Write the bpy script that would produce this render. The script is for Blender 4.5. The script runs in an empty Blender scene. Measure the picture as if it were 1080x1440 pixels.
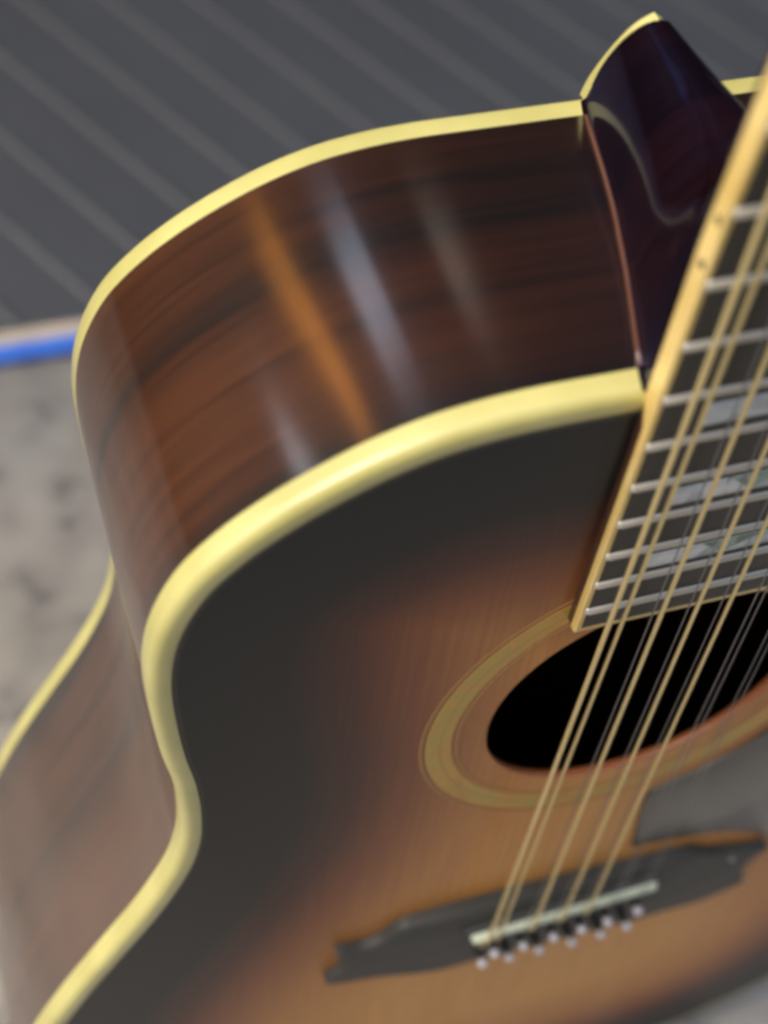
import bpy, bmesh, math, random
import numpy as np
from mathutils import Matrix, Vector
random.seed(4); np.random.seed(4)
S = bpy.context.scene
COL = S.collection
MM = 0.001

# ------------------------------------------------------------------ guitar pose (standing upright, leaning back 5 degrees)
LEAN = math.radians(5)
sn, cs = math.sin(LEAN), math.cos(LEAN)
GROT = Matrix(((1, 0, 0), (0, sn, -cs), (0, cs, sn)))       # guitar axes: u across, v up the neck, w out of the soundboard
BACK_D = 112.0
GLOC = -(GROT @ Vector((0, -284 * MM, -BACK_D * MM)))        # lowest back edge stands on z = 0
G4 = Matrix.Translation(GLOC) @ GROT.to_4x4()

# ------------------------------------------------------------------ camera
cam = bpy.data.cameras.new('camera'); camo = bpy.data.objects.new('camera', cam); COL.objects.link(camo)
R0 = Vector((0.95111, 0.083645, 0.29731)); R1 = Vector((-0.189243, -0.60293, 0.775024)); R2 = Vector((0.244084, -0.793397, -0.557623))
Cg = Vector((-175.17, 519.6, 186.46)) * MM
M = Matrix.Identity(4)
for k, a in enumerate((R0, -R1, -R2)):
    a = GROT @ a
    for r in range(3): M[r][k] = a[r]
pc = G4 @ Cg
for r in range(3): M[r][3] = pc[r]
camo.matrix_world = M
cam.sensor_fit = 'VERTICAL'; cam.sensor_height = 36; cam.lens = 2099.125 / 1440 * 36
cam.clip_start = 0.01; cam.clip_end = 300
cam.dof.use_dof = True; cam.dof.focus_distance = 0.40; cam.dof.aperture_fstop = 6.3
S.camera = camo

# ------------------------------------------------------------------ sky, sun, exposure
SUN_EL, SUN_AZ = math.radians(56), math.radians(-78)          # azimuth measured from +Y towards +X
w = bpy.data.worlds.new('World'); S.world = w; w.use_nodes = True
nt = w.node_tree; bg = nt.nodes['Background']
sky = nt.nodes.new('ShaderNodeTexSky'); sky.sky_type = 'NISHITA'; sky.sun_disc = False
sky.sun_elevation = SUN_EL; sky.sun_rotation = SUN_AZ; sky.air_density = 1.0; sky.dust_density = 6.0
nt.links.new(sky.outputs[0], bg.inputs[0]); bg.inputs[1].default_value = 0.15
sl = bpy.data.lights.new('sun', 'SUN'); so = bpy.data.objects.new('sun', sl); COL.objects.link(so)
sl.energy = 0.65; sl.angle = math.radians(28); sl.color = (1.0, 0.95, 0.87)
sd = Vector((math.sin(SUN_AZ) * math.cos(SUN_EL), math.cos(SUN_AZ) * math.cos(SUN_EL), math.sin(SUN_EL)))
so.rotation_euler = sd.to_track_quat('Z', 'Y').to_euler(); so.location = sd * 5
S.view_settings.view_transform = 'Standard'; S.view_settings.look = 'None'
S.view_settings.exposure = 0.7; S.view_settings.gamma = 1.0
S.view_settings.use_white_balance = True; S.view_settings.white_balance_temperature = 6650; S.view_settings.white_balance_tint = 6
S.cycles.max_bounces = 8; S.cycles.filter_width = 3.4

# ------------------------------------------------------------------ materials
def mat(name, col=(.5, .5, .5), rough=.5, metal=0, coat=0, coat_rough=.08, ior=1.5, spec=.5):
    m = bpy.data.materials.new(name); m.use_nodes = True
    b = m.node_tree.nodes['Principled BSDF']
    b.inputs['Base Color'].default_value = (*col, 1); b.inputs['Roughness'].default_value = rough
    b.inputs['Metallic'].default_value = metal; b.inputs['Coat Weight'].default_value = coat
    b.inputs['Coat Roughness'].default_value = coat_rough; b.inputs['IOR'].default_value = ior
    b.inputs['Specular IOR Level'].default_value = spec
    return m, m.node_tree, b
def N(t, k, **kw):
    n = t.nodes.new(k)
    for a, v in kw.items():
        if a in n.bl_rna.properties: setattr(n, a, v)
        else: n.inputs[a.replace('_', ' ')].default_value = v
    return n
def ramp(t, stops, interp='LINEAR'):
    n = t.nodes.new('ShaderNodeValToRGB'); cr = n.color_ramp; cr.interpolation = interp
    while len(cr.elements) < len(stops): cr.elements.new(.5)
    for e, (p, c) in zip(cr.elements, stops): e.position = p; e.color = (*c, 1)
    return n
def coords(t, scale):
    tc = N(t, 'ShaderNodeTexCoord'); mp = N(t, 'ShaderNodeMapping'); mp.inputs['Scale'].default_value = scale
    t.links.new(tc.outputs['Object'], mp.inputs[0]); return mp
def mixc(t, a, b, fac, mode='MIX'):
    m = N(t, 'ShaderNodeMix', data_type='RGBA', blend_type=mode)
    for s, x in ((6, a), (7, b), (0, fac)):
        if hasattr(x, 'links'): t.links.new(x, m.inputs[s])
        else: m.inputs[s].default_value = x if s == 0 else (*x, 1)
    return m.outputs[2]

# spruce top with sunburst paint (the paint follows the distance to the body edge, stored on the mesh)
m_top, t, b = mat('sunburst_top', rough=.45, coat=.24, coat_rough=.22, spec=.2)
at = N(t, 'ShaderNodeAttribute', attribute_name='burst')
nz = N(t, 'ShaderNodeTexNoise', Scale=6.0, Detail=2.0); t.links.new(coords(t, (1, 1, 1)).outputs[0], nz.inputs[0])
ad = N(t, 'ShaderNodeMath', operation='MULTIPLY_ADD'); ad.inputs[1].default_value = .05
t.links.new(nz.outputs[0], ad.inputs[0]); t.links.new(at.outputs['Fac'], ad.inputs[2])
cr = ramp(t, [(0.0, (.004, .006, .008)), (.26, (.006, .006, .008)), (.38, (.085, .022, .012)), (.50, (.28, .09, .03)), (.70, (.60, .26, .07)), (1.0, (.80, .40, .115))])
t.links.new(ad.outputs[0], cr.inputs[0])
gr = N(t, 'ShaderNodeTexNoise', Scale=1.0, Detail=3.0); t.links.new(coords(t, (900, 14, 1)).outputs[0], gr.inputs[0])
g2 = ramp(t, [(.3, (.78, .74, .70)), (.7, (1, 1, 1))]); t.links.new(gr.outputs[0], g2.inputs[0])
t.links.new(mixc(t, cr.outputs[0], g2.outputs[0], 1.0, 'MULTIPLY'), b.inputs['Base Color'])

# rosewood sides: streaks run along the body (constant w)
def rosewood(name, base, dark, warm, cior=1.5, neck_shade=False):
    m, t, b = mat(name, rough=.5, coat=1, coat_rough=.15, spec=.15); b.inputs['Coat IOR'].default_value = cior
    mp = coords(t, (2.2, 2.2, 46))
    n1 = N(t, 'ShaderNodeTexNoise', Scale=1.0, Detail=4.0, Roughness=.55, Distortion=.3); t.links.new(mp.outputs[0], n1.inputs[0])
    r1 = ramp(t, [(.36, dark), (.47, base), (.66, warm)]); t.links.new(n1.outputs[0], r1.inputs[0])
    mp2 = coords(t, (12, 12, 420))
    n2 = N(t, 'ShaderNodeTexNoise', Scale=1.0, Detail=3.0); t.links.new(mp2.outputs[0], n2.inputs[0])
    r2 = ramp(t, [(.35, (.65, .62, .6)), (.65, (1.1, 1.1, 1.1))]); t.links.new(n2.outputs[0], r2.inputs[0])
    col = mixc(t, r1.outputs[0], r2.outputs[0], 1.0, 'MULTIPLY')
    if neck_shade:                                        # shade beside the neck, put into the side colour
        at = N(t, 'ShaderNodeAttribute', attribute_name='neck_shade')
        rp_ = ramp(t, [(0.0, (.26, .19, .20)), (.35, (.46, .36, .34)), (.8, (1, 1, 1))]); t.links.new(at.outputs['Fac'], rp_.inputs[0])
        col = mixc(t, col, rp_.outputs[0], 1.0, 'MULTIPLY')
    t.links.new(col, b.inputs['Base Color'])
    return m
m_side = rosewood('rosewood_side', (.054, .016, .005), (.016, .008, .006), (.085, .026, .007), 3.1, True)
m_back = rosewood('rosewood_back', (.06, .02, .01), (.02, .01, .008), (.1, .035, .013))
m_neck = rosewood('mahogany_neck', (.008, .0025, .004), (.005, .002, .003), (.012, .0035, .004))
m_rim0, *_ = mat('brown_edge_wood', (.06, .022, .010), .45, coat=.5)
m_edge, *_ = mat('edge_highlight_wood', (.11, .045, .028), .45, coat=.8)
_b = m_neck.node_tree.nodes['Principled BSDF']; _b.inputs['Coat Weight'].default_value = 0; _b.inputs['Roughness'].default_value = .16
_b.inputs['Specular IOR Level'].default_value = .8; _b.inputs['IOR'].default_value = 2.3; _b.inputs['Specular Tint'].default_value = (.34, .40, 1.0, 1)  # blue reflection on the heel, put in through the specular tint
m_inner, *_ = mat('inside_wood', (.03, .018, .010), .9)

m_bind, t, b = mat('aged_binding', (.80, .70, .27), .5, coat=1, coat_rough=.25)
nz = N(t, 'ShaderNodeTexNoise', Scale=40.0, Detail=3.0); t.links.new(coords(t, (1, 1, 1)).outputs[0], nz.inputs[0])
r = ramp(t, [(.3, (.50, .46, .15)), (.7, (.64, .59, .22))]); t.links.new(nz.outputs[0], r.inputs[0]); t.links.new(r.outputs[0], b.inputs['Base Color'])
b.inputs['Subsurface Weight'].default_value = 0.0
m_nbind, t, b = mat('neck_binding', (.80, .58, .20), .35, coat=.5, coat_rough=.15)
nz = N(t, 'ShaderNodeTexNoise', Scale=60.0, Detail=3.0); t.links.new(coords(t, (1, 1, 1)).outputs[0], nz.inputs[0])
r = ramp(t, [(.3, (.66, .46, .14)), (.7, (.84, .64, .25))]); t.links.new(nz.outputs[0], r.inputs[0]); t.links.new(r.outputs[0], b.inputs['Base Color'])
m_purf, *_ = mat('dark_purfling', (.02, .02, .015), .5)
m_ebony, t, b = mat('ebony', (.018, .017, .017), .38)
nz = N(t, 'ShaderNodeTexNoise', Scale=1.0, Detail=4.0); t.links.new(coords(t, (400, 12, 12)).outputs[0], nz.inputs[0])
r = ramp(t, [(.3, (.012, .011, .011)), (.7, (.030, .027, .025))]); t.links.new(nz.outputs[0], r.inputs[0]); t.links.new(r.outputs[0], b.inputs['Base Color'])
m_bridge, t, b = mat('ebony_bridge', (.035, .035, .034), .55)
nz = N(t, 'ShaderNodeTexNoise', Scale=1.0, Detail=4.0); t.links.new(coords(t, (14, 300, 14)).outputs[0], nz.inputs[0])
r = ramp(t, [(.3, (.030, .031, .030)), (.7, (.062, .062, .059))]); t.links.new(nz.outputs[0], r.inputs[0]); t.links.new(r.outputs[0], b.inputs['Base Color'])
m_fret, *_ = mat('nickel_fret', (.62, .60, .55), .42, .55)
m_steel, *_ = mat('plain_steel', (.28, .28, .29), .35, 1)
m_wound, t, b = mat('bronze_wound', (.88, .72, .36), .34, .65)
wv = N(t, 'ShaderNodeTexWave', Scale=420.0, bands_direction='Y'); t.links.new(coords(t, (1, 1, 1)).outputs[0], wv.inputs[0])
bp = N(t, 'ShaderNodeBump', Strength=.5, Distance=.0002); t.links.new(wv.outputs[1], bp.inputs['Height']); t.links.new(bp.outputs[0], b.inputs['Normal'])
m_bone, *_ = mat('bone', (.68, .76, .60), .35, coat=.3)
m_pin, *_ = mat('white_pin', (.52, .51, .57), .25, coat=.5)
m_black, *_ = mat('black_dot', (.015, .015, .015), .4)
m_guard, t, b = mat('pickguard', (.028, .027, .027), .4, coat=.9, coat_rough=.32, spec=.5)
nz = N(t, 'ShaderNodeTexNoise', Scale=25.0, Detail=3.0); t.links.new(coords(t, (1, 1, 1)).outputs[0], nz.inputs[0])
r = ramp(t, [(.35, (.022, .021, .021)), (.7, (.04, .036, .034))]); t.links.new(nz.outputs[0], r.inputs[0]); t.links.new(r.outputs[0], b.inputs['Base Color'])

def shell(name, stops, sc, rough=.25):
    m, t, b = mat(name, rough=rough, coat=.6)
    v = N(t, 'ShaderNodeTexVoronoi', Scale=sc); t.links.new(coords(t, (1, .55, 1)).outputs[0], v.inputs[0])
    n = N(t, 'ShaderNodeTexNoise', Scale=sc * .8, Detail=3.0, Distortion=1.5); t.links.new(coords(t, (1, 1, 1)).outputs[0], n.inputs[0])
    mx = N(t, 'ShaderNodeMath', operation='MULTIPLY_ADD'); mx.inputs[1].default_value = .45
    t.links.new(v.outputs['Color'], mx.inputs[0]); 
    s = N(t, 'ShaderNodeMath', operation='MULTIPLY'); s.inputs[1].default_value = .6; t.links.new(n.outputs[0], s.inputs[0])
    t.links.new(s.outputs[0], mx.inputs[2])
    r = ramp(t, stops); t.links.new(mx.outputs[0], r.inputs[0]); t.links.new(r.outputs[0], b.inputs['Base Color']); return m
m_pearl = shell('pearl', [(.2, (.25, .30, .36)), (.45, (.60, .67, .76)), (.75, (.88, .90, .95))], 140)
m_abal = shell('abalone_green', [(.2, (.10, .16, .10)), (.45, (.22, .33, .26)), (.6, (.42, .55, .5)), (.85, (.34, .36, .28))], 160)
m_rose = shell('rosette_gold', [(.2, (.42, .25, .055)), (.45, (.62, .34, .065)), (.60, (.50, .36, .075)), (.72, (.62, .32, .075)), (.9, (.95, .50, .03))], 90, .5)
m_rose.node_tree.nodes['Principled BSDF'].inputs['Coat Weight'].default_value = .15
m_ringd, *_ = mat('rosette_dark', (.40, .20, .055), .5)
m_ringt, *_ = mat('rosette_tan', (.46, .27, .07), .5)

m_conc, t, b = mat('concrete', rough=.85)
mp = coords(t, (1, 1, 1))
a1 = N(t, 'ShaderNodeTexNoise', Scale=7.0, Detail=6.0, Roughness=.6); t.links.new(mp.outputs[0], a1.inputs[0])
r1 = ramp(t, [(.30, (.15, .142, .132)), (.52, (.24, .228, .212)), (.72, (.32, .312, .30))]); t.links.new(a1.outputs[0], r1.inputs[0])
a2 = N(t, 'ShaderNodeTexNoise', Scale=34.0, Detail=3.0, Roughness=.5); t.links.new(mp.outputs[0], a2.inputs[0])
r2 = ramp(t, [(.30, (.42, .42, .45)), (.40, (.86, .86, .88)), (.60, (1.05, 1.05, 1.03))]); t.links.new(a2.outputs[0], r2.inputs[0])
a3 = N(t, 'ShaderNodeTexNoise', Scale=600.0, Detail=4.0); t.links.new(mp.outputs[0], a3.inputs[0])
r3 = ramp(t, [(.3, (.8, .8, .8)), (.7, (1.1, 1.1, 1.1))]); t.links.new(a3.outputs[0], r3.inputs[0])
c1 = mixc(t, r1.outputs[0], r2.outputs[0], 1.0, 'MULTIPLY')
sx = N(t, 'ShaderNodeSeparateXYZ'); t.links.new(mp.outputs[0], sx.inputs[0])      # brightness falloff put into the colour: paler towards the viewer, darker towards the wall
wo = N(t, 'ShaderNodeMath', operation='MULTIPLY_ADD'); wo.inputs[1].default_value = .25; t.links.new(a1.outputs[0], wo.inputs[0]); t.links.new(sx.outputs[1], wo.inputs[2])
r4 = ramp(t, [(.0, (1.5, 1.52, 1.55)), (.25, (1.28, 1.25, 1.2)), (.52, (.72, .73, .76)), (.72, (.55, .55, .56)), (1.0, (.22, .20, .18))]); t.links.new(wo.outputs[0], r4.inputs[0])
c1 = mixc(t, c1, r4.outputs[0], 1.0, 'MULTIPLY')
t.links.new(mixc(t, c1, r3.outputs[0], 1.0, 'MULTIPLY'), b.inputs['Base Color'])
bp = N(t, 'ShaderNodeBump', Strength=.4, Distance=.002); t.links.new(a3.outputs[0], bp.inputs['Height']); t.links.new(bp.outputs[0], b.inputs['Normal'])

def matte_noise(name, c0, c1, sc, rough):
    m, t, b = mat(name, rough=rough)
    n = N(t, 'ShaderNodeTexNoise', Scale=sc, Detail=5.0, Roughness=.6); t.links.new(coords(t, (1, 1, 1)).outputs[0], n.inputs[0])
    r = ramp(t, [(.3, c0), (.7, c1)]); t.links.new(n.outputs[0], r.inputs[0]); t.links.new(r.outputs[0], b.inputs['Base Color'])
    f = N(t, 'ShaderNodeTexNoise', Scale=700.0, Detail=2.0); t.links.new(coords(t, (1, 1, 1)).outputs[0], f.inputs[0])
    bp = N(t, 'ShaderNodeBump', Strength=.3, Distance=.001); t.links.new(f.outputs[0], bp.inputs['Height']); t.links.new(bp.outputs[0], b.inputs['Normal'])
    return m
m_mat = matte_noise('mat_rubber', (.035, .039, .048), (.044, .049, .060), 5, .5)
m_rib = matte_noise('mat_rib', (.038, .043, .054), (.046, .052, .063), 9, .5)
m_tan = matte_noise('tan_trim', (.36, .31, .25), (.46, .40, .33), 30, .8)
m_blue = matte_noise('blue_trim', (.02, .10, .50), (.03, .15, .62), 30, .5)
m_wall = matte_noise('dark_boards', (.012, .009, .007), (.028, .02, .014), 6, .9)

# ------------------------------------------------------------------ helpers
def tag(o, label=None, cat=None, group=None, kind=None):
    if label: o['label'] = label
    if cat: o['category'] = cat
    if group: o['group'] = group
    if kind: o['kind'] = kind
    return o
def empty(name, loc=(0, 0, 0)):
    o = bpy.data.objects.new(name, None); o.empty_display_size = .05; o.location = loc; COL.objects.link(o); return o
def link(name, me, m, parent=None, smooth=False):
    o = bpy.data.objects.new(name, me); COL.objects.link(o)
    if m and not me.materials: me.materials.append(m)
    if parent: o.parent = parent
    if smooth:
        for p in me.polygons: p.use_smooth = True
    return o
def mesh(name, V, F, m, parent=None, smooth=False, scale=MM):
    me = bpy.data.meshes.new(name); me.from_pydata([tuple(c * scale for c in v) for v in V], [], F); me.update()
    bm = bmesh.new(); bm.from_mesh(me); bmesh.ops.recalc_face_normals(bm, faces=bm.faces); bm.to_mesh(me); bm.free()
    return link(name, me, m, parent, smooth)
def auto_smooth(o, ang=35):
    me = o.data
    for p in me.polygons: p.use_smooth = True
    me.set_sharp_from_angle(angle=math.radians(ang)); return o
def catmull(P, n, closed=False):
    P = [np.array(p, float) for p in P]; L = len(P); out = []
    for i in range(L if closed else L - 1):
        if closed: a, b_, c, d = P[i - 1], P[i], P[(i + 1) % L], P[(i + 2) % L]
        else: a, b_, c, d = P[max(i - 1, 0)], P[i], P[i + 1], P[min(i + 2, L - 1)]
        for s in np.linspace(0, 1, n, endpoint=False):
            out.append(.5 * ((2 * b_) + (c - a) * s + (2 * a - 5 * b_ + 4 * c - d) * s * s + (3 * b_ - a - 3 * c + d) * s ** 3))
    if not closed: out.append(P[-1])
    return np.array(out)
def normals2(Q):
    T = np.roll(Q, -1, 0) - np.roll(Q, 1, 0); n = np.stack([T[:, 1], -T[:, 0]], 1); n /= np.linalg.norm(n, axis=1)[:, None] + 1e-9
    A = .5 * np.sum(Q[:, 0] * np.roll(Q[:, 1], -1) - np.roll(Q[:, 0], -1) * Q[:, 1])
    return n if A > 0 else -n
def sweep_loop(name, Q, prof, m, parent, wfun=None, smooth=True):
    """closed loop Q (u,v); prof = list of (offset outward, w)"""
    nn = normals2(Q); V = []; F = []; K = len(prof); L = len(Q)
    for i in range(L):
        for (o_, w_) in prof:
            ww = w_ + (wfun(Q[i][1]) if wfun else 0)
            V.append((Q[i][0] + nn[i][0] * o_, Q[i][1] + nn[i][1] * o_, ww))
    for i in range(L):
        j = (i + 1) % L
        for k in range(K):
            k2 = (k + 1) % K; F.append((i * K + k, j * K + k, j * K + k2, i * K + k2))
    o = mesh(name, V, F, m, parent); return auto_smooth(o, 40) if smooth else o
def plate(name, P, w0, top, m, parent, bev=.8):
    """solid plate from polygon P with a rounded upper rim; top = number or function(u, v)"""
    P = np.array(P, float); nn = normals2(P); f = top if callable(top) else (lambda u, v: top)
    rings = [(0, None, w0), (0, -bev, 0), (-bev * .3, -bev * .3, 0), (-bev, 0, 0)]
    V = []; F = []; L = len(P)
    for (off, dz, base) in rings:
        for i in range(L):
            u, v = P[i] + nn[i] * off
            V.append((u, v, base if dz is None else f(u, v) + dz))
    for r_ in range(3):
        for i in range(L):
            j = (i + 1) % L; F.append((r_ * L + i, r_ * L + j, (r_ + 1) * L + j, (r_ + 1) * L + i))
    me = bpy.data.meshes.new(name); me.from_pydata([tuple(c * MM for c in v) for v in V], [], F); 
    bm = bmesh.new(); bm.from_mesh(me); bm.verts.ensure_lookup_table()
    es = [bm.edges.get((bm.verts[3 * L + i], bm.verts[3 * L + (i + 1) % L])) for i in range(L)]
    bmesh.ops.triangle_fill(bm, edges=es, use_beauty=True)
    es = [bm.edges.get((bm.verts[i], bm.verts[(i + 1) % L])) for i in range(L)]
    bmesh.ops.triangle_fill(bm, edges=es, use_beauty=True)
    bmesh.ops.recalc_face_normals(bm, faces=bm.faces); bm.to_mesh(me); bm.free()
    o = link(name, me, m, parent); return auto_smooth(o, 50)
def tube(name, pts, rad, m, parent, n=10, scale=MM, me_only=False):
    P = [Vector(p) for p in pts]; V = []; F = []
    rr = rad if hasattr(rad, '__len__') else [rad] * len(P)
    for i, p in enumerate(P):
        d = (P[min(i + 1, len(P) - 1)] - P[max(i - 1, 0)]).normalized()
        s = d.cross(Vector((0, 0, 1))); s = s.normalized() if s.length > 1e-4 else Vector((1, 0, 0)); q = s.cross(d)
        for k in range(n):
            a = 2 * math.pi * k / n; V.append(tuple(p + (s * math.cos(a) + q * math.sin(a)) * rr[i]))
    for i in range(len(P) - 1):
        for k in range(n):
            k2 = (k + 1) % n; F.append((i * n + k, i * n + k2, (i + 1) * n + k2, (i + 1) * n + k))
    F.append(tuple(range(n))); F.append(tuple(range(len(V) - n, len(V))))
    return mesh(name, V, F, m, parent, True, scale)
def box(name, x0, x1, y0, y1, z0, z1, m, parent=None, bev=0, scale=1.0):
    V = [(x, y, z) for x in (x0, x1) for y in (y0, y1) for z in (z0, z1)]
    F = [(0, 1, 3, 2), (4, 6, 7, 5), (0, 4, 5, 1), (2, 3, 7, 6), (0, 2, 6, 4), (1, 5, 7, 3)]
    o = mesh(name, V, F, m, parent, False, scale)
    if bev:
        bm = bmesh.new(); bm.from_mesh(o.data); bmesh.ops.bevel(bm, geom=bm.edges[:], offset=bev * scale, segments=2, affect='EDGES', profile=.6)
        bm.to_mesh(o.data); bm.free()
    return o

# ------------------------------------------------------------------ the ground
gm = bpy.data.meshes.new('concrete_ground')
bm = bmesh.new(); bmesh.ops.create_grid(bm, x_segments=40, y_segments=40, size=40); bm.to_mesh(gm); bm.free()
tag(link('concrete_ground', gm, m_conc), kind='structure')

# ------------------------------------------------------------------ unseen dark wall added beyond the mat; its openings make the streaks in the lacquer
wall = empty('added_streak_wall', (0, 2.2, 0))
tag(wall, 'unseen dark wall added beyond the grey mat, its openings making streaks in the lacquer', 'wall')
openings = [(-1.53, -1.24, 1.95, 2.78), (-.75, -.30, 2.42, 2.80), (.50, .72, 2.42, 2.76), (-2.30, -2.10, 2.12, 2.45)]
WX0, WX1, WH = -3.8, 3.2, 4.0
xs = [WX0]
for o_ in sorted(openings): xs += [o_[0], o_[1]]
xs.append(WX1)
for i in range(len(xs) - 1):
    a, c = xs[i], xs[i + 1]
    op = [o_ for o_ in openings if abs(o_[0] - a) < 1e-6 and abs(o_[1] - c) < 1e-6]
    segs = [(0, WH)] if not op else [(0, op[0][2]), (op[0][3], WH)]
    n = max(1, round((c - a) / .2))
    for k in range(n):
        for (z0, z1) in segs:
            box('board', a + (c - a) * k / n + .002, a + (c - a) * (k + 1) / n - .002, -.012 + .004 * (k % 2), .02, z0, z1, m_wall, wall)
m_amber = bpy.data.materials.new('added_amber_pane'); m_amber.use_nodes = True  # tinted panes added only to colour the mirrored streaks
_t = m_amber.node_tree; _t.nodes.clear(); _o = _t.nodes.new('ShaderNodeOutputMaterial'); _b = _t.nodes.new('ShaderNodeBsdfTransparent')
_b.inputs[0].default_value = (1.0, .60, .24, 1); _t.links.new(_b.outputs[0], _o.inputs[0])
m_beige = m_amber.copy(); m_beige.name = 'added_beige_pane'; m_beige.node_tree.nodes['Transparent BSDF'].inputs[0].default_value = (1.0, .82, .64, 1)
box('added_beige_pane', .50, .72, .004, .010, 2.42, 2.76, m_beige, wall)
box('added_amber_pane', -1.53, -1.24, .004, .010, 1.95, 2.78, m_amber, wall)
for (x0, x1) in ((WX0, WX1),):
    for z in (.5, 1.3, 3.2): box('rail', x0, x1, .021, .07, z, z + .1, m_wall, wall)

# unseen dark wall added behind the camera to cut light on the soundboard
shade_wall = empty('added_shade_wall', (0, -2.3, 0))
tag(shade_wall, 'unseen dark wall added behind the camera to dim the soundboard', 'wall')
for k in range(24):
    box('shade_wall_board', -3.6 + k * .3 + .002, -3.3 + k * .3 - .002, -.02, .012 - .004 * (k % 2), 0, 3.0, m_wall, shade_wall)
box('wall_cap', -3.62, 3.62, -.06, .05, 3.001, 3.06, m_wall, shade_wall)

# ------------------------------------------------------------------ ribbed mat with tan and blue edging
floor_mat = empty('ribbed_mat', (0, .422, 0))
tag(floor_mat, 'dark grey ribbed mat with tan and blue edging lying on the concrete behind the guitar', 'mat')
MX0, MX1, MY0, MY1 = -.27, 1.25, .026, 1.25
box('mat_sheet', MX0, MX1, MY0, MY1, .0005, .0045, m_mat, floor_mat)
ew = box('blue_edging', MX0, MX1, 0, .0135, .0005, .007, m_blue, floor_mat, bev=.002)
box('tan_edging', MX0, MX1, .014, .0255, .0005, .006, m_tan, floor_mat, bev=.002)
dirv = Vector((math.cos(math.radians(-60)), math.sin(math.radians(-60)))); nrm = Vector((-dirv.y, dirv.x))
p0 = Vector((-.057, .746 - .422))
def clip_line(p, d):
    ts = []
    lo, hi = -9, 9
    for (q, e, a, c) in ((p.x, d.x, MX0 + .003, MX1 - .003), (p.y, d.y, MY0 + .004, MY1 - .003)):
        t0, t1 = sorted(((a - q) / e, (c - q) / e)); lo, hi = max(lo, t0), min(hi, t1)
    return (lo, hi) if hi - lo > .03 else None
for k in range(-30, 31):
    q = p0 + nrm * (k * .0545); r_ = clip_line(q, dirv)
    if not r_: continue
    V = []; F = []
    for s in r_:
        c = q + dirv * s
        for (o_, z) in ((-.0045, .0046), (-.0022, .0056), (.0022, .0056), (.0045, .0046)): V.append((c.x + nrm.x * o_, c.y + nrm.y * o_, z))
    F = [(0, 4, 5, 1), (1, 5, 6, 2), (2, 6, 7, 3), (0, 1, 2, 3), (4, 7, 6, 5), (0, 3, 7, 4)]
    mesh('rib', V, F, m_rib, floor_mat, False, 1.0)

# ================================================================== THE GUITAR
guitar = empty('acoustic_guitar'); guitar.matrix_world = G4
tag(guitar, 'twelve string sunburst acoustic guitar with yellowed binding, standing on concrete before the grey mat', 'guitar')

half = [(0, 279.5), (-20, 279.5), (-42, 279.5), (-57.4, 279.4), (-70.6, 278.4), (-83.4, 276), (-96, 271.6), (-108.5, 265.2), (-119.6, 258), (-129.4, 249.8),
        (-138.3, 239.6), (-144.5, 227.2), (-148.1, 213.8), (-149.4, 197.9), (-148.6, 180), (-146.7, 160.1), (-144.1, 142.5), (-142.9, 124.3),
        (-143.6, 106), (-147.6, 87), (-157.3, 61.9), (-170.8, 34.6), (-185.1, 5.2), (-198.5, -27), (-208, -62), (-212, -100), (-209, -140),
        (-198, -180), (-178, -216), (-150, -246), (-112, -268), (-66, -280), (-25, -283.5)]
loop = half + [(0, -284)] + [(-u, v) for (u, v) in half[:0:-1]]
OUT = catmull(loop, 10, True)
NL = len(OUT)
def depth(v): return min(112.0, 100 + max(0, 279.5 - v) * .043)
V0 = 135.6; RH = 51.0

# soundboard: annulus between the sound hole and the inside of the binding
BW = 6.0
inner = OUT - normals2(OUT) * (BW - .1)
K = 46; V = []; F = []; att = []
seg = OUT
def edge_dist(p):
    d = seg - p; return math.sqrt(float((d * d).sum(1).min()))
for i in range(NL):
    a = math.atan2(inner[i][1] - V0, inner[i][0]); h = np.array((RH * math.cos(a), V0 + RH * math.sin(a)))
    for k in range(K):
        p = h + (inner[i] - h) * (k / (K - 1)); V.append((p[0], p[1], 0.0)); att.append(edge_dist(p) / 150.0)
for i in range(NL):
    j = (i + 1) % NL
    for k in range(K - 1): F.append((i * K + k, j * K + k, j * K + k + 1, i * K + k + 1))
top = mesh('soundboard', V, F, m_top, guitar, True)
at_ = top.data.attributes.new('burst', 'FLOAT', 'POINT'); at_.data.foreach_set('value', att)
# sound hole rim (thickness of the board)
V = []; F = []; n = 96
for i in range(n):
    a = 2 * math.pi * i / n
    for (r_, z) in ((RH + .6, .02), (RH, -.5), (RH, -3.0), (RH + 14, -3.0)): V.append((r_ * math.cos(a), V0 + r_ * math.sin(a), z))
for i in range(n):
    j = (i + 1) % n
    for k in range(3): F.append((i * 4 + k, j * 4 + k, j * 4 + k + 1, i * 4 + k + 1))
m_rim, *_ = mat('hole_edge', (.42, .14, .05), .5, coat=.6)
mesh('soundhole_rim', V, F, m_rim, guitar, True)
# rosette rings, inlaid just proud of the top
def ring(name, r0, r1, z, m, parent, a0=0, a1=360, n=120):
    V = []; F = []
    for i in range(n + 1):
        a = math.radians(a0 + (a1 - a0) * i / n)
        for (r_, zz) in ((r0, .005), (r0 + .1, z), (r1 - .1, z), (r1, .005)): V.append((r_ * math.cos(a), V0 + r_ * math.sin(a), zz))
    for i in range(n):
        for k in range(3): F.append((i * 4 + k, i * 4 + k + 1, i * 4 + k + 5, i * 4 + k + 4))
    return mesh(name, V, F, m, parent)
rosette = ring('rosette', 62.0, 70.2, .10, m_rose, guitar)
for (r0, r1, m_) in ((59.8, 60.8, m_ringd), (65.2, 66.0, m_ringt), (71.0, 72.2, m_ringd)):
    ring('rosette_ring', r0, r1, .13, m_, rosette)

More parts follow.
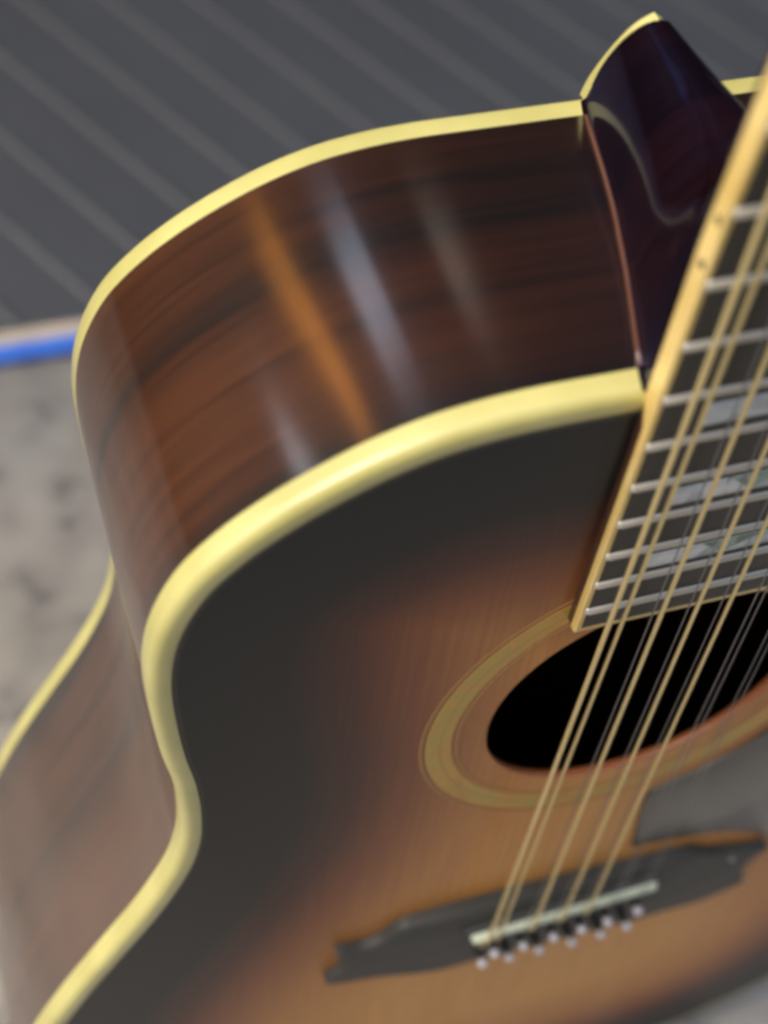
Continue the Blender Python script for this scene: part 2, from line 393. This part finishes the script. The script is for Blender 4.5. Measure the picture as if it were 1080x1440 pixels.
# sides
def side_ring(name, off, ztop, zbot_extra, m, smooth=True):
    V = []; F = []; nn = normals2(OUT); KK = 12
    for i in range(NL):
        d = depth(OUT[i][1]) - zbot_extra
        for k in range(KK): 
            z = -ztop + (-d + ztop) * k / (KK - 1)
            V.append((OUT[i][0] + nn[i][0] * off, OUT[i][1] + nn[i][1] * off, z))
    for i in range(NL):
        j = (i + 1) % NL
        for k in range(KK - 1): F.append((i * KK + k, j * KK + k, j * KK + k + 1, i * KK + k + 1))
    return mesh(name, V, F, m, guitar, smooth)
side = side_ring('side', -.15, 6.9, 5.8, m_side)
_p = side.data.attributes.new('neck_shade', 'FLOAT', 'POINT')
_p.data.foreach_set('value', [min(1, max(0, (math.hypot(v.co.x, v.co.y - .28) - .04) / .11)) for v in side.data.vertices])
side_ring('lining', -3.0, 3.2, 2.0, m_inner)
# back plate
V = [(0, 0, -depth(0) + .3)]; F = []
ib = OUT - normals2(OUT) * 2.0
for i in range(NL): V.append((ib[i][0] * .5, ib[i][1] * .5, -depth(ib[i][1] * .5) + .2))
for i in range(NL): V.append((ib[i][0], ib[i][1], -depth(ib[i][1]) + .2))
for i in range(NL):
    j = (i + 1) % NL; F.append((0, 1 + i, 1 + j)); F.append((1 + i, 1 + NL + i, 1 + NL + j, 1 + j))
mesh('back', V, F, m_back, guitar, True)
# bindings
prof = [(-BW, -3.0), (-BW, -.1), (-BW + .3, .06), (-3.0, .06), (-2.1, -.12), (-1.3, -.6), (-.6, -1.3), (-.15, -2.2), (0, -3.2), (0, -7.3), (-1.5, -7.3), (-1.5, -3.0)]
fb = sweep_loop('front_binding', OUT, prof, m_bind, guitar)
sweep_loop('purfling', OUT, [(-BW - 1.3, -.5), (-BW - 1.3, .07), (-BW + .1, .07), (-BW + .1, -.5)], m_purf, guitar, smooth=False)
profb = [(-2.2, 0), (-1.0, -.05), (-.3, .5), (0, 1.3), (0, 6.6), (-.5, 7.0), (-2.2, 7.0)]
sweep_loop('back_binding', OUT, profb, m_bind, guitar, wfun=lambda v: -depth(v))

# fretboard
SC = 631.8
FR = [SC * 2 ** (-n_ / 12) for n_ in range(0, 21)]
def hw(v): return 1.195 * (24 + (SC - v) * .0145) - (.035 * (v - 325) if 325 < v < 385 else (2.1 if v >= 385 else 0))
def bz(v): return 4.886 - .003 * (v - 200)
VE = 189.4; VN = SC
def strip(name, pts_fn, v0, v1, n, m, parent, smooth=False):
    """pts_fn(v) -> closed cross-section polygon as (u, w)"""
    V = []; F = []
    for i in range(n + 1):
        v = v0 + (v1 - v0) * i / n; P = pts_fn(v); K_ = len(P)
        for (u, z) in P: V.append((u, v, z))
    for i in range(n):
        for k in range(K_):
            k2 = (k + 1) % K_; F.append((i * K_ + k, i * K_ + k2, (i + 1) * K_ + k2, (i + 1) * K_ + k))
    F.append(tuple(range(K_))); F.append(tuple(range(n * K_, (n + 1) * K_)))
    return mesh(name, V, F, m, parent, smooth)
fretboard = strip('fretboard', lambda v: [(-hw(v) + 1.8, .05), (hw(v) - 1.8, .05), (hw(v) - 1.8, bz(v)), (-hw(v) + 1.8, bz(v))], VE + 1.5, VN, 30, m_ebony, guitar)
for s in (-1, 1):
    def fn(v, s=s):
        zb = -.4 if v > 276 else 2.7
        a = [(-hw(v), zb), (-hw(v) + 1.75, zb), (-hw(v) + 1.75, bz(v) + .05), (-hw(v) + .5, bz(v) + .03), (-hw(v), bz(v) - .5)]
        return [(u * -s, z) for (u, z) in a] if s > 0 else a
    bnd = strip('fretboard_binding', fn, VE, VN, 60, m_nbind, guitar)
    if s < 0:
        for (fi, vs) in ((12, (320.2, 331.5)), (9, (386,)), (7, (434,)), (5, (486,))):
            for vv in vs:
                V = []; F = []; n = 12
                for (off) in (.25, -.08):
                    for i in range(n):
                        a = 2 * math.pi * i / n; V.append((-hw(vv) + off, vv + 1.1 * math.cos(a), bz(vv) * .5 + .2 + 1.1 * math.sin(a)))
                F = [tuple(range(n, 2 * n))] + [(i, (i + 1) % n, n + (i + 1) % n, n + i) for i in range(n)]
                mesh('side_dot', V, F, m_black, bnd)
for s in (-1, 1):
    strip('extension_side', lambda v, s=s: [(s * (hw(v) - .15), .05), (s * (hw(v) - 1.75), .05), (s * (hw(v) - 1.75), 2.68), (s * (hw(v) - .15), 2.68)], VE + .3, 276.0, 12, m_rim0, guitar)
box('end_binding', -hw(VE) + 1.8, hw(VE) - 1.8, VE, VE + 1.45, .05, bz(VE) + .03, m_nbind, guitar, scale=MM)
# frets
for n_ in range(1, 21):
    v = FR[n_]; h_ = hw(v) - 1.2; z = bz(v); V = []; F = []
    sec = [(-1.25, 0), (-1.1, .5), (-.7, .9), (0, 1.1), (.7, .9), (1.1, .5), (1.25, 0)]
    us = [-h_, -h_ + 1.0] + list(np.linspace(-h_ + 8, h_ - 8, 5)) + [h_ - 1.0, h_]
    for i, u in enumerate(us):
        e = .35 if i in (0, len(us) - 1) else 1
        for (dv, dz) in sec: V.append((u, v + dv, z + .03 + dz * e))
    for i in range(len(us) - 1):
        for k in range(6): F.append((i * 7 + k, i * 7 + k + 1, i * 7 + k + 8, i * 7 + k + 7))
    F += [tuple(range(7)), tuple(range(len(V) - 7, len(V)))]
    mesh('fret', V, F, m_fret, fretboard, True)
box('nut', -hw(SC), hw(SC), SC, SC + 5, -1, bz(SC) + 2.5, m_bone, guitar, scale=MM, bev=.5)
# block inlays with a green shell wedge
for n_ in (1, 3, 5, 7, 9, 12, 15, 17, 19):
    va, vb = FR[n_ - 1], FR[n_]; c = (va + vb) / 2; h_ = (va - vb) * .25; wd = hw(c) * .62; z = bz(c)
    inl = plate('pearl_inlay', [(-wd, c - h_), (wd, c - h_), (wd, c + h_), (-wd, c + h_)], z - .5, z + .06, m_pearl, fretboard, .05)
    plate('green_wedge', [(-wd * .30, c + h_ - .3), (wd * .02, c - h_ + .3), (wd * .55, c + h_ - .3)], z - .3, z + .10, m_abal, inl, .03)

# neck and heel: sections along v
VB = 279.6
aw = [(0, 34.2), (-5, 33.2), (-19, 28.9), (-35, 23.9), (-56, 18.2), (-69, 15.4), (-80, 13.4), (-94, 10.8), (-98, 9.6)]
bw_ = [(0, 70), (-6, 70), (-9, 76), (-11, 78), (-13, 72), (-17, 54), (-22, 42), (-28, 35), (-36, 31), (-60, 29.5), (-80, 29.2), (-98, 29)]
def interp(T, x):
    X = [-p[0] for p in T]; Y = [p[1] for p in T]; return float(np.interp(-x, X, Y))
WB = -98.0
def section(v):
    dv = max(0, v - VB); lo = None
    WBv = WB + .30 * min(dv, 29)
    ws = np.linspace(0, WBv, 400)
    shaft_d = 11.0
    def half_w(z):
        a = interp(aw, z); b_ = interp(bw_, z); r_ = dv / b_
        h1 = a * (1 - r_ ** 2.3) ** .5 if r_ < 1 else 0
        h1 += 1.6 * math.exp(-dv / .9) 
        q = -z / shaft_d; q = max(0, -z - 1.4) / 12; h2 = (hw(v) - .1) * (1 - q ** 1.1) if q < 1 else 0
        return max(h1 if (h1 > 1.7 or r_ < 1) else 0, h2)
    hs = [half_w(z) for z in ws]
    idx = max([i for i, h_ in enumerate(hs) if h_ > .05]); wb = ws[idx]
    NP = 44; P = []
    for k in range(NP):
        s = math.sin(k / (NP - 1) * math.pi / 2); z = wb * s
        P.append((half_w(z), z - .45))
    return [(-h_, z) for (h_, z) in P] + [(h_, z) for (h_, z) in P[::-1]]
vs = [VB + .05, VB + .4, VB + .9, VB + 1.6, VB + 2.6] + list(np.arange(VB + 4, VB + 22, 1.5)) + list(np.arange(VB + 22, VB + 34, .7)) + list(np.arange(VB + 34, VB + 80, 2.0)) + list(np.linspace(VB + 80, SC + 4, 18))
V = []; F = []
for v in vs:
    P = section(v); KP = len(P)
    for (u, z) in P: V.append((u, v, z))
for i in range(len(vs) - 1):
    for k in range(KP):
        k2 = (k + 1) % KP; F.append((i * KP + k, i * KP + k2, (i + 1) * KP + k2, (i + 1) * KP + k))
F += [tuple(range(KP)), tuple(range(len(V) - KP, len(V)))]
neck = mesh('neck', V, F, m_neck, guitar); auto_smooth(neck, 60)
cap = [(-10.2, VB + .1), (-10.0, VB + 6), (-8.8, VB + 13), (-6.8, VB + 20), (-4.0, VB + 26), (0, VB + 29.5)]
cap = list(catmull(cap, 5)); cap = [tuple(p) for p in cap] + [(-p[0], p[1]) for p in cap[-2::-1]]
# heel cap: plate below the heel end
V = [(u, v, z) for z in (-98.2, -101.2) for (u, v) in cap]
V = [(u, v, z + .30 * (v - VB)) for (u, v, z) in V]; L = len(cap)
F = [tuple(range(L)), tuple(range(L, 2 * L))] + [(i, (i + 1) % L, L + (i + 1) % L, L + i) for i in range(L)]
hc = mesh('heel_cap', V, F, m_bind, neck); auto_smooth(hc, 40)

# highlight where the heel meets the side, put in as a paler strip
for s in (-1, 1):
    tube('heel_highlight', [(s * (interp(aw, z) + 1.0), VB + .35, z) for z in np.linspace(-7.5, -92, 16)], .7, m_edge, neck, 8)
# bridge
bl = [(-92, -37), (-86.5, -28), (-86, -20), (-89.5, -9), (-80, -10.5), (-72.5, -8), (-66, 0), (-58, 1.6), (-30, 2.4), (0, 1.2), (30, -1.2), (50, -2.6), (56, -5), (63, -11), (71, -13.5), (82.7, -18),
      (90.5, -20), (85.4, -29), (84.4, -38), (88.5, -52.5), (81.2, -56.6), (69.2, -61.4), (49.4, -57.6), (20, -55), (-10, -53.5), (-33.1, -51.5), (-48.7, -51.2), (-71.9, -44)]
def bridge_top(u, v):
    a = abs(u + 2); k = min(1, max(0, (a - 42) / 30)); k = k * k * (3 - 2 * k)
    return 5.9 * (1 - k) + 4.3 * k
BR = catmull(bl, 3, True)
bridge = plate('bridge', BR, .02, bridge_top, m_bridge, guitar, .55)
sd_ = []
for (u, v) in ((-38.5, -14.6), (36, -10.2)): sd_.append(Vector((u, v, 0)))
d = (sd_[1] - sd_[0]).normalized(); q = Vector((-d.y, d.x, 0)); V = []; F = []
sec = [(-1.9, 7.5), (-1.9, 10.3), (-1.3, 11.2), (0, 11.6), (1.3, 11.2), (1.9, 10.3), (1.9, 7.5)]
for i, s in enumerate((0, .012, .5, .988, 1)):
    c = sd_[0].lerp(sd_[1], s)
    for (o_, z) in sec: V.append((c.x + q.x * o_, c.y + q.y * o_, z - (.7 if i in (0, 4) and z > 8 else 0)))
for i in range(4):
    for k in range(7): F.append((i * 7 + k, i * 7 + (k + 1) % 7, (i + 1) * 7 + (k + 1) % 7, (i + 1) * 7 + k))
F += [tuple(range(7)), tuple(range(28, 35))]
ridge = []
for (s, o_) in ((-.03, -3.2), (1.03, -3.2), (1.03, 3.2), (-.03, 3.2)):
    c = sd_[0] + (sd_[1] - sd_[0]) * s; ridge.append((c.x + q.x * o_, c.y + q.y * o_))
plate('saddle_ridge', ridge, 5.0, 8.9, m_bridge, bridge, .9)
saddle = mesh('saddle', V, F, m_bone, bridge, True)
# bridge pins: one of each pair sits nearer the saddle
def pin_mesh():
    prof = [(0, 5.0), (1.5, 5.0), (1.6, 9), (1.6, 10.0), (1.4, 12.0), (1.85, 13.1), (1.75, 14.1), (1.1, 14.8), (0, 15.1)]
    V = []; F = []; n = 14
    for (r_, z) in prof:
        for k in range(n): V.append((r_ * MM * math.cos(2 * math.pi * k / n), r_ * MM * math.sin(2 * math.pi * k / n), z * MM))
    for i in range(len(prof) - 1):
        for k in range(n): F.append((i * n + k, i * n + (k + 1) % n, (i + 1) * n + (k + 1) % n, (i + 1) * n + k))
    me = bpy.data.meshes.new('bridge_pin'); me.from_pydata(V, [], F); me.update(); me.materials.append(m_pin)
    bm = bmesh.new(); bm.from_mesh(me); bmesh.ops.remove_doubles(bm, verts=bm.verts, dist=1e-6); bmesh.ops.recalc_face_normals(bm, faces=bm.faces); bm.to_mesh(me); bm.free()
    me.materials.append(m_black)
    for p in me.polygons:
        p.use_smooth = True
        if p.center.z < .0121: p.material_index = 1
    return me
pm = pin_mesh()
pinsA = [(-32.9, -32), (-21.5, -34.0), (-8.8, -35.4), (5.1, -36.6), (17.7, -37.4), (28.6, -36.2)]
pinsB = [(-29, -24.6), (-17.2, -25.2), (-4.6, -25.4), (7.1, -25.2), (18, -24.8), (30, -21.6)]
pins = []
for a, c in zip(pinsA, pinsB):
    for (u, v) in (a, c):
        o = bpy.data.objects.new('bridge_pin', pm); COL.objects.link(o); o.parent = bridge; o.location = (u * MM, (v - 1.6) * MM, 0); pins.append((u, v))
# pearl dot on the treble wing
V = []; F = []; n = 20
for (r_, z) in ((2.6, 3.0), (2.6, 4.3), (0, 4.36)):
    for i in range(n): V.append((73 + r_ * math.cos(2 * math.pi * i / n), -22 + r_ * math.sin(2 * math.pi * i / n), z))
for k in range(2):
    for i in range(n): F.append((k * n + i, k * n + (i + 1) % n, (k + 1) * n + (i + 1) % n, (k + 1) * n + i))
mesh('pearl_dot', V, F, m_pearl, bridge)

# strings: six courses; the first course is a wound pair, the next three pair a wound and a plain string, the last two are plain
strings = []    # (u at bridge, u at v=281, radius, material)
strings += [(-32.9, -29.5, .74, m_wound), (-29.0, -25.5, .60, m_wound), (-18.2, -17.6, .22, m_steel), (-15.5, -15.1, .67, m_wound), (-6.6, -7.2, .20, m_steel), (-3.7, -4.9, .61, m_wound),
            (4.2, 2.6, .18, m_steel), (6.8, 5.0, .56, m_wound), (16.0, 12.6, .22, m_steel), (18.6, 14.9, .22, m_steel), (27.2, 22.4, .18, m_steel), (29.8, 24.6, .18, m_steel)]
def swz(v): return 11.3 - .0083 * v
order = [0, 1, 2, 3, 4, 5, 6, 7, 8, 9, 10, 11]
for k, (ub, uf, r_, m_) in enumerate(strings):
    sl_ = (uf - ub) / 281.0; sv = -14.6 + (ub + 38.5) / 74.5 * 4.4
    us = ub + sl_ * sv; pu, pv = pins[order[k]]
    z_s = 11.7 + r_
    P = [(pu, pv + 1.0, 4.6), (pu, pv + 1.8, 7.6), (us, sv - 1.9, z_s - .9), (us, sv, z_s)]
    for v in (60, 200, 400, SC + 3):
        P.append((ub + sl_ * v, v, z_s + (bz(SC) + 2.3 - z_s) * (v - sv) / (SC - sv)))
    tube('string', P, r_, m_, guitar, 8)

# pickguard
arc = [(77.5 * math.cos(math.radians(a)), V0 + 77.5 * math.sin(math.radians(a))) for a in range(-70, 31, 6)]
pgp = [(24.3, 12.2), (22.6, 27), (21.0, 40), (19.8, 52), (20.4, 60)] + arc + [(78, 185), (92, 186), (106, 170), (116, 140), (119, 100), (118, 60), (116, 20), (113, -8), (108, -22), (100, -24), (90, -15.2), (80, -6.0), (70, .4), (56, 6.2), (40, 10.3), (30, 11.6)]
plate('pickguard', pgp, .16, 1.2, m_guard, guitar, .3)
# strap button at the tail
tube('strap_button', [(0, -283.5, -56), (0, -287, -56), (0, -289, -56), (0, -293, -56)], [4, 4, 6, 6.5], m_bone, guitar, 16)
bpy.context.view_layer.update()
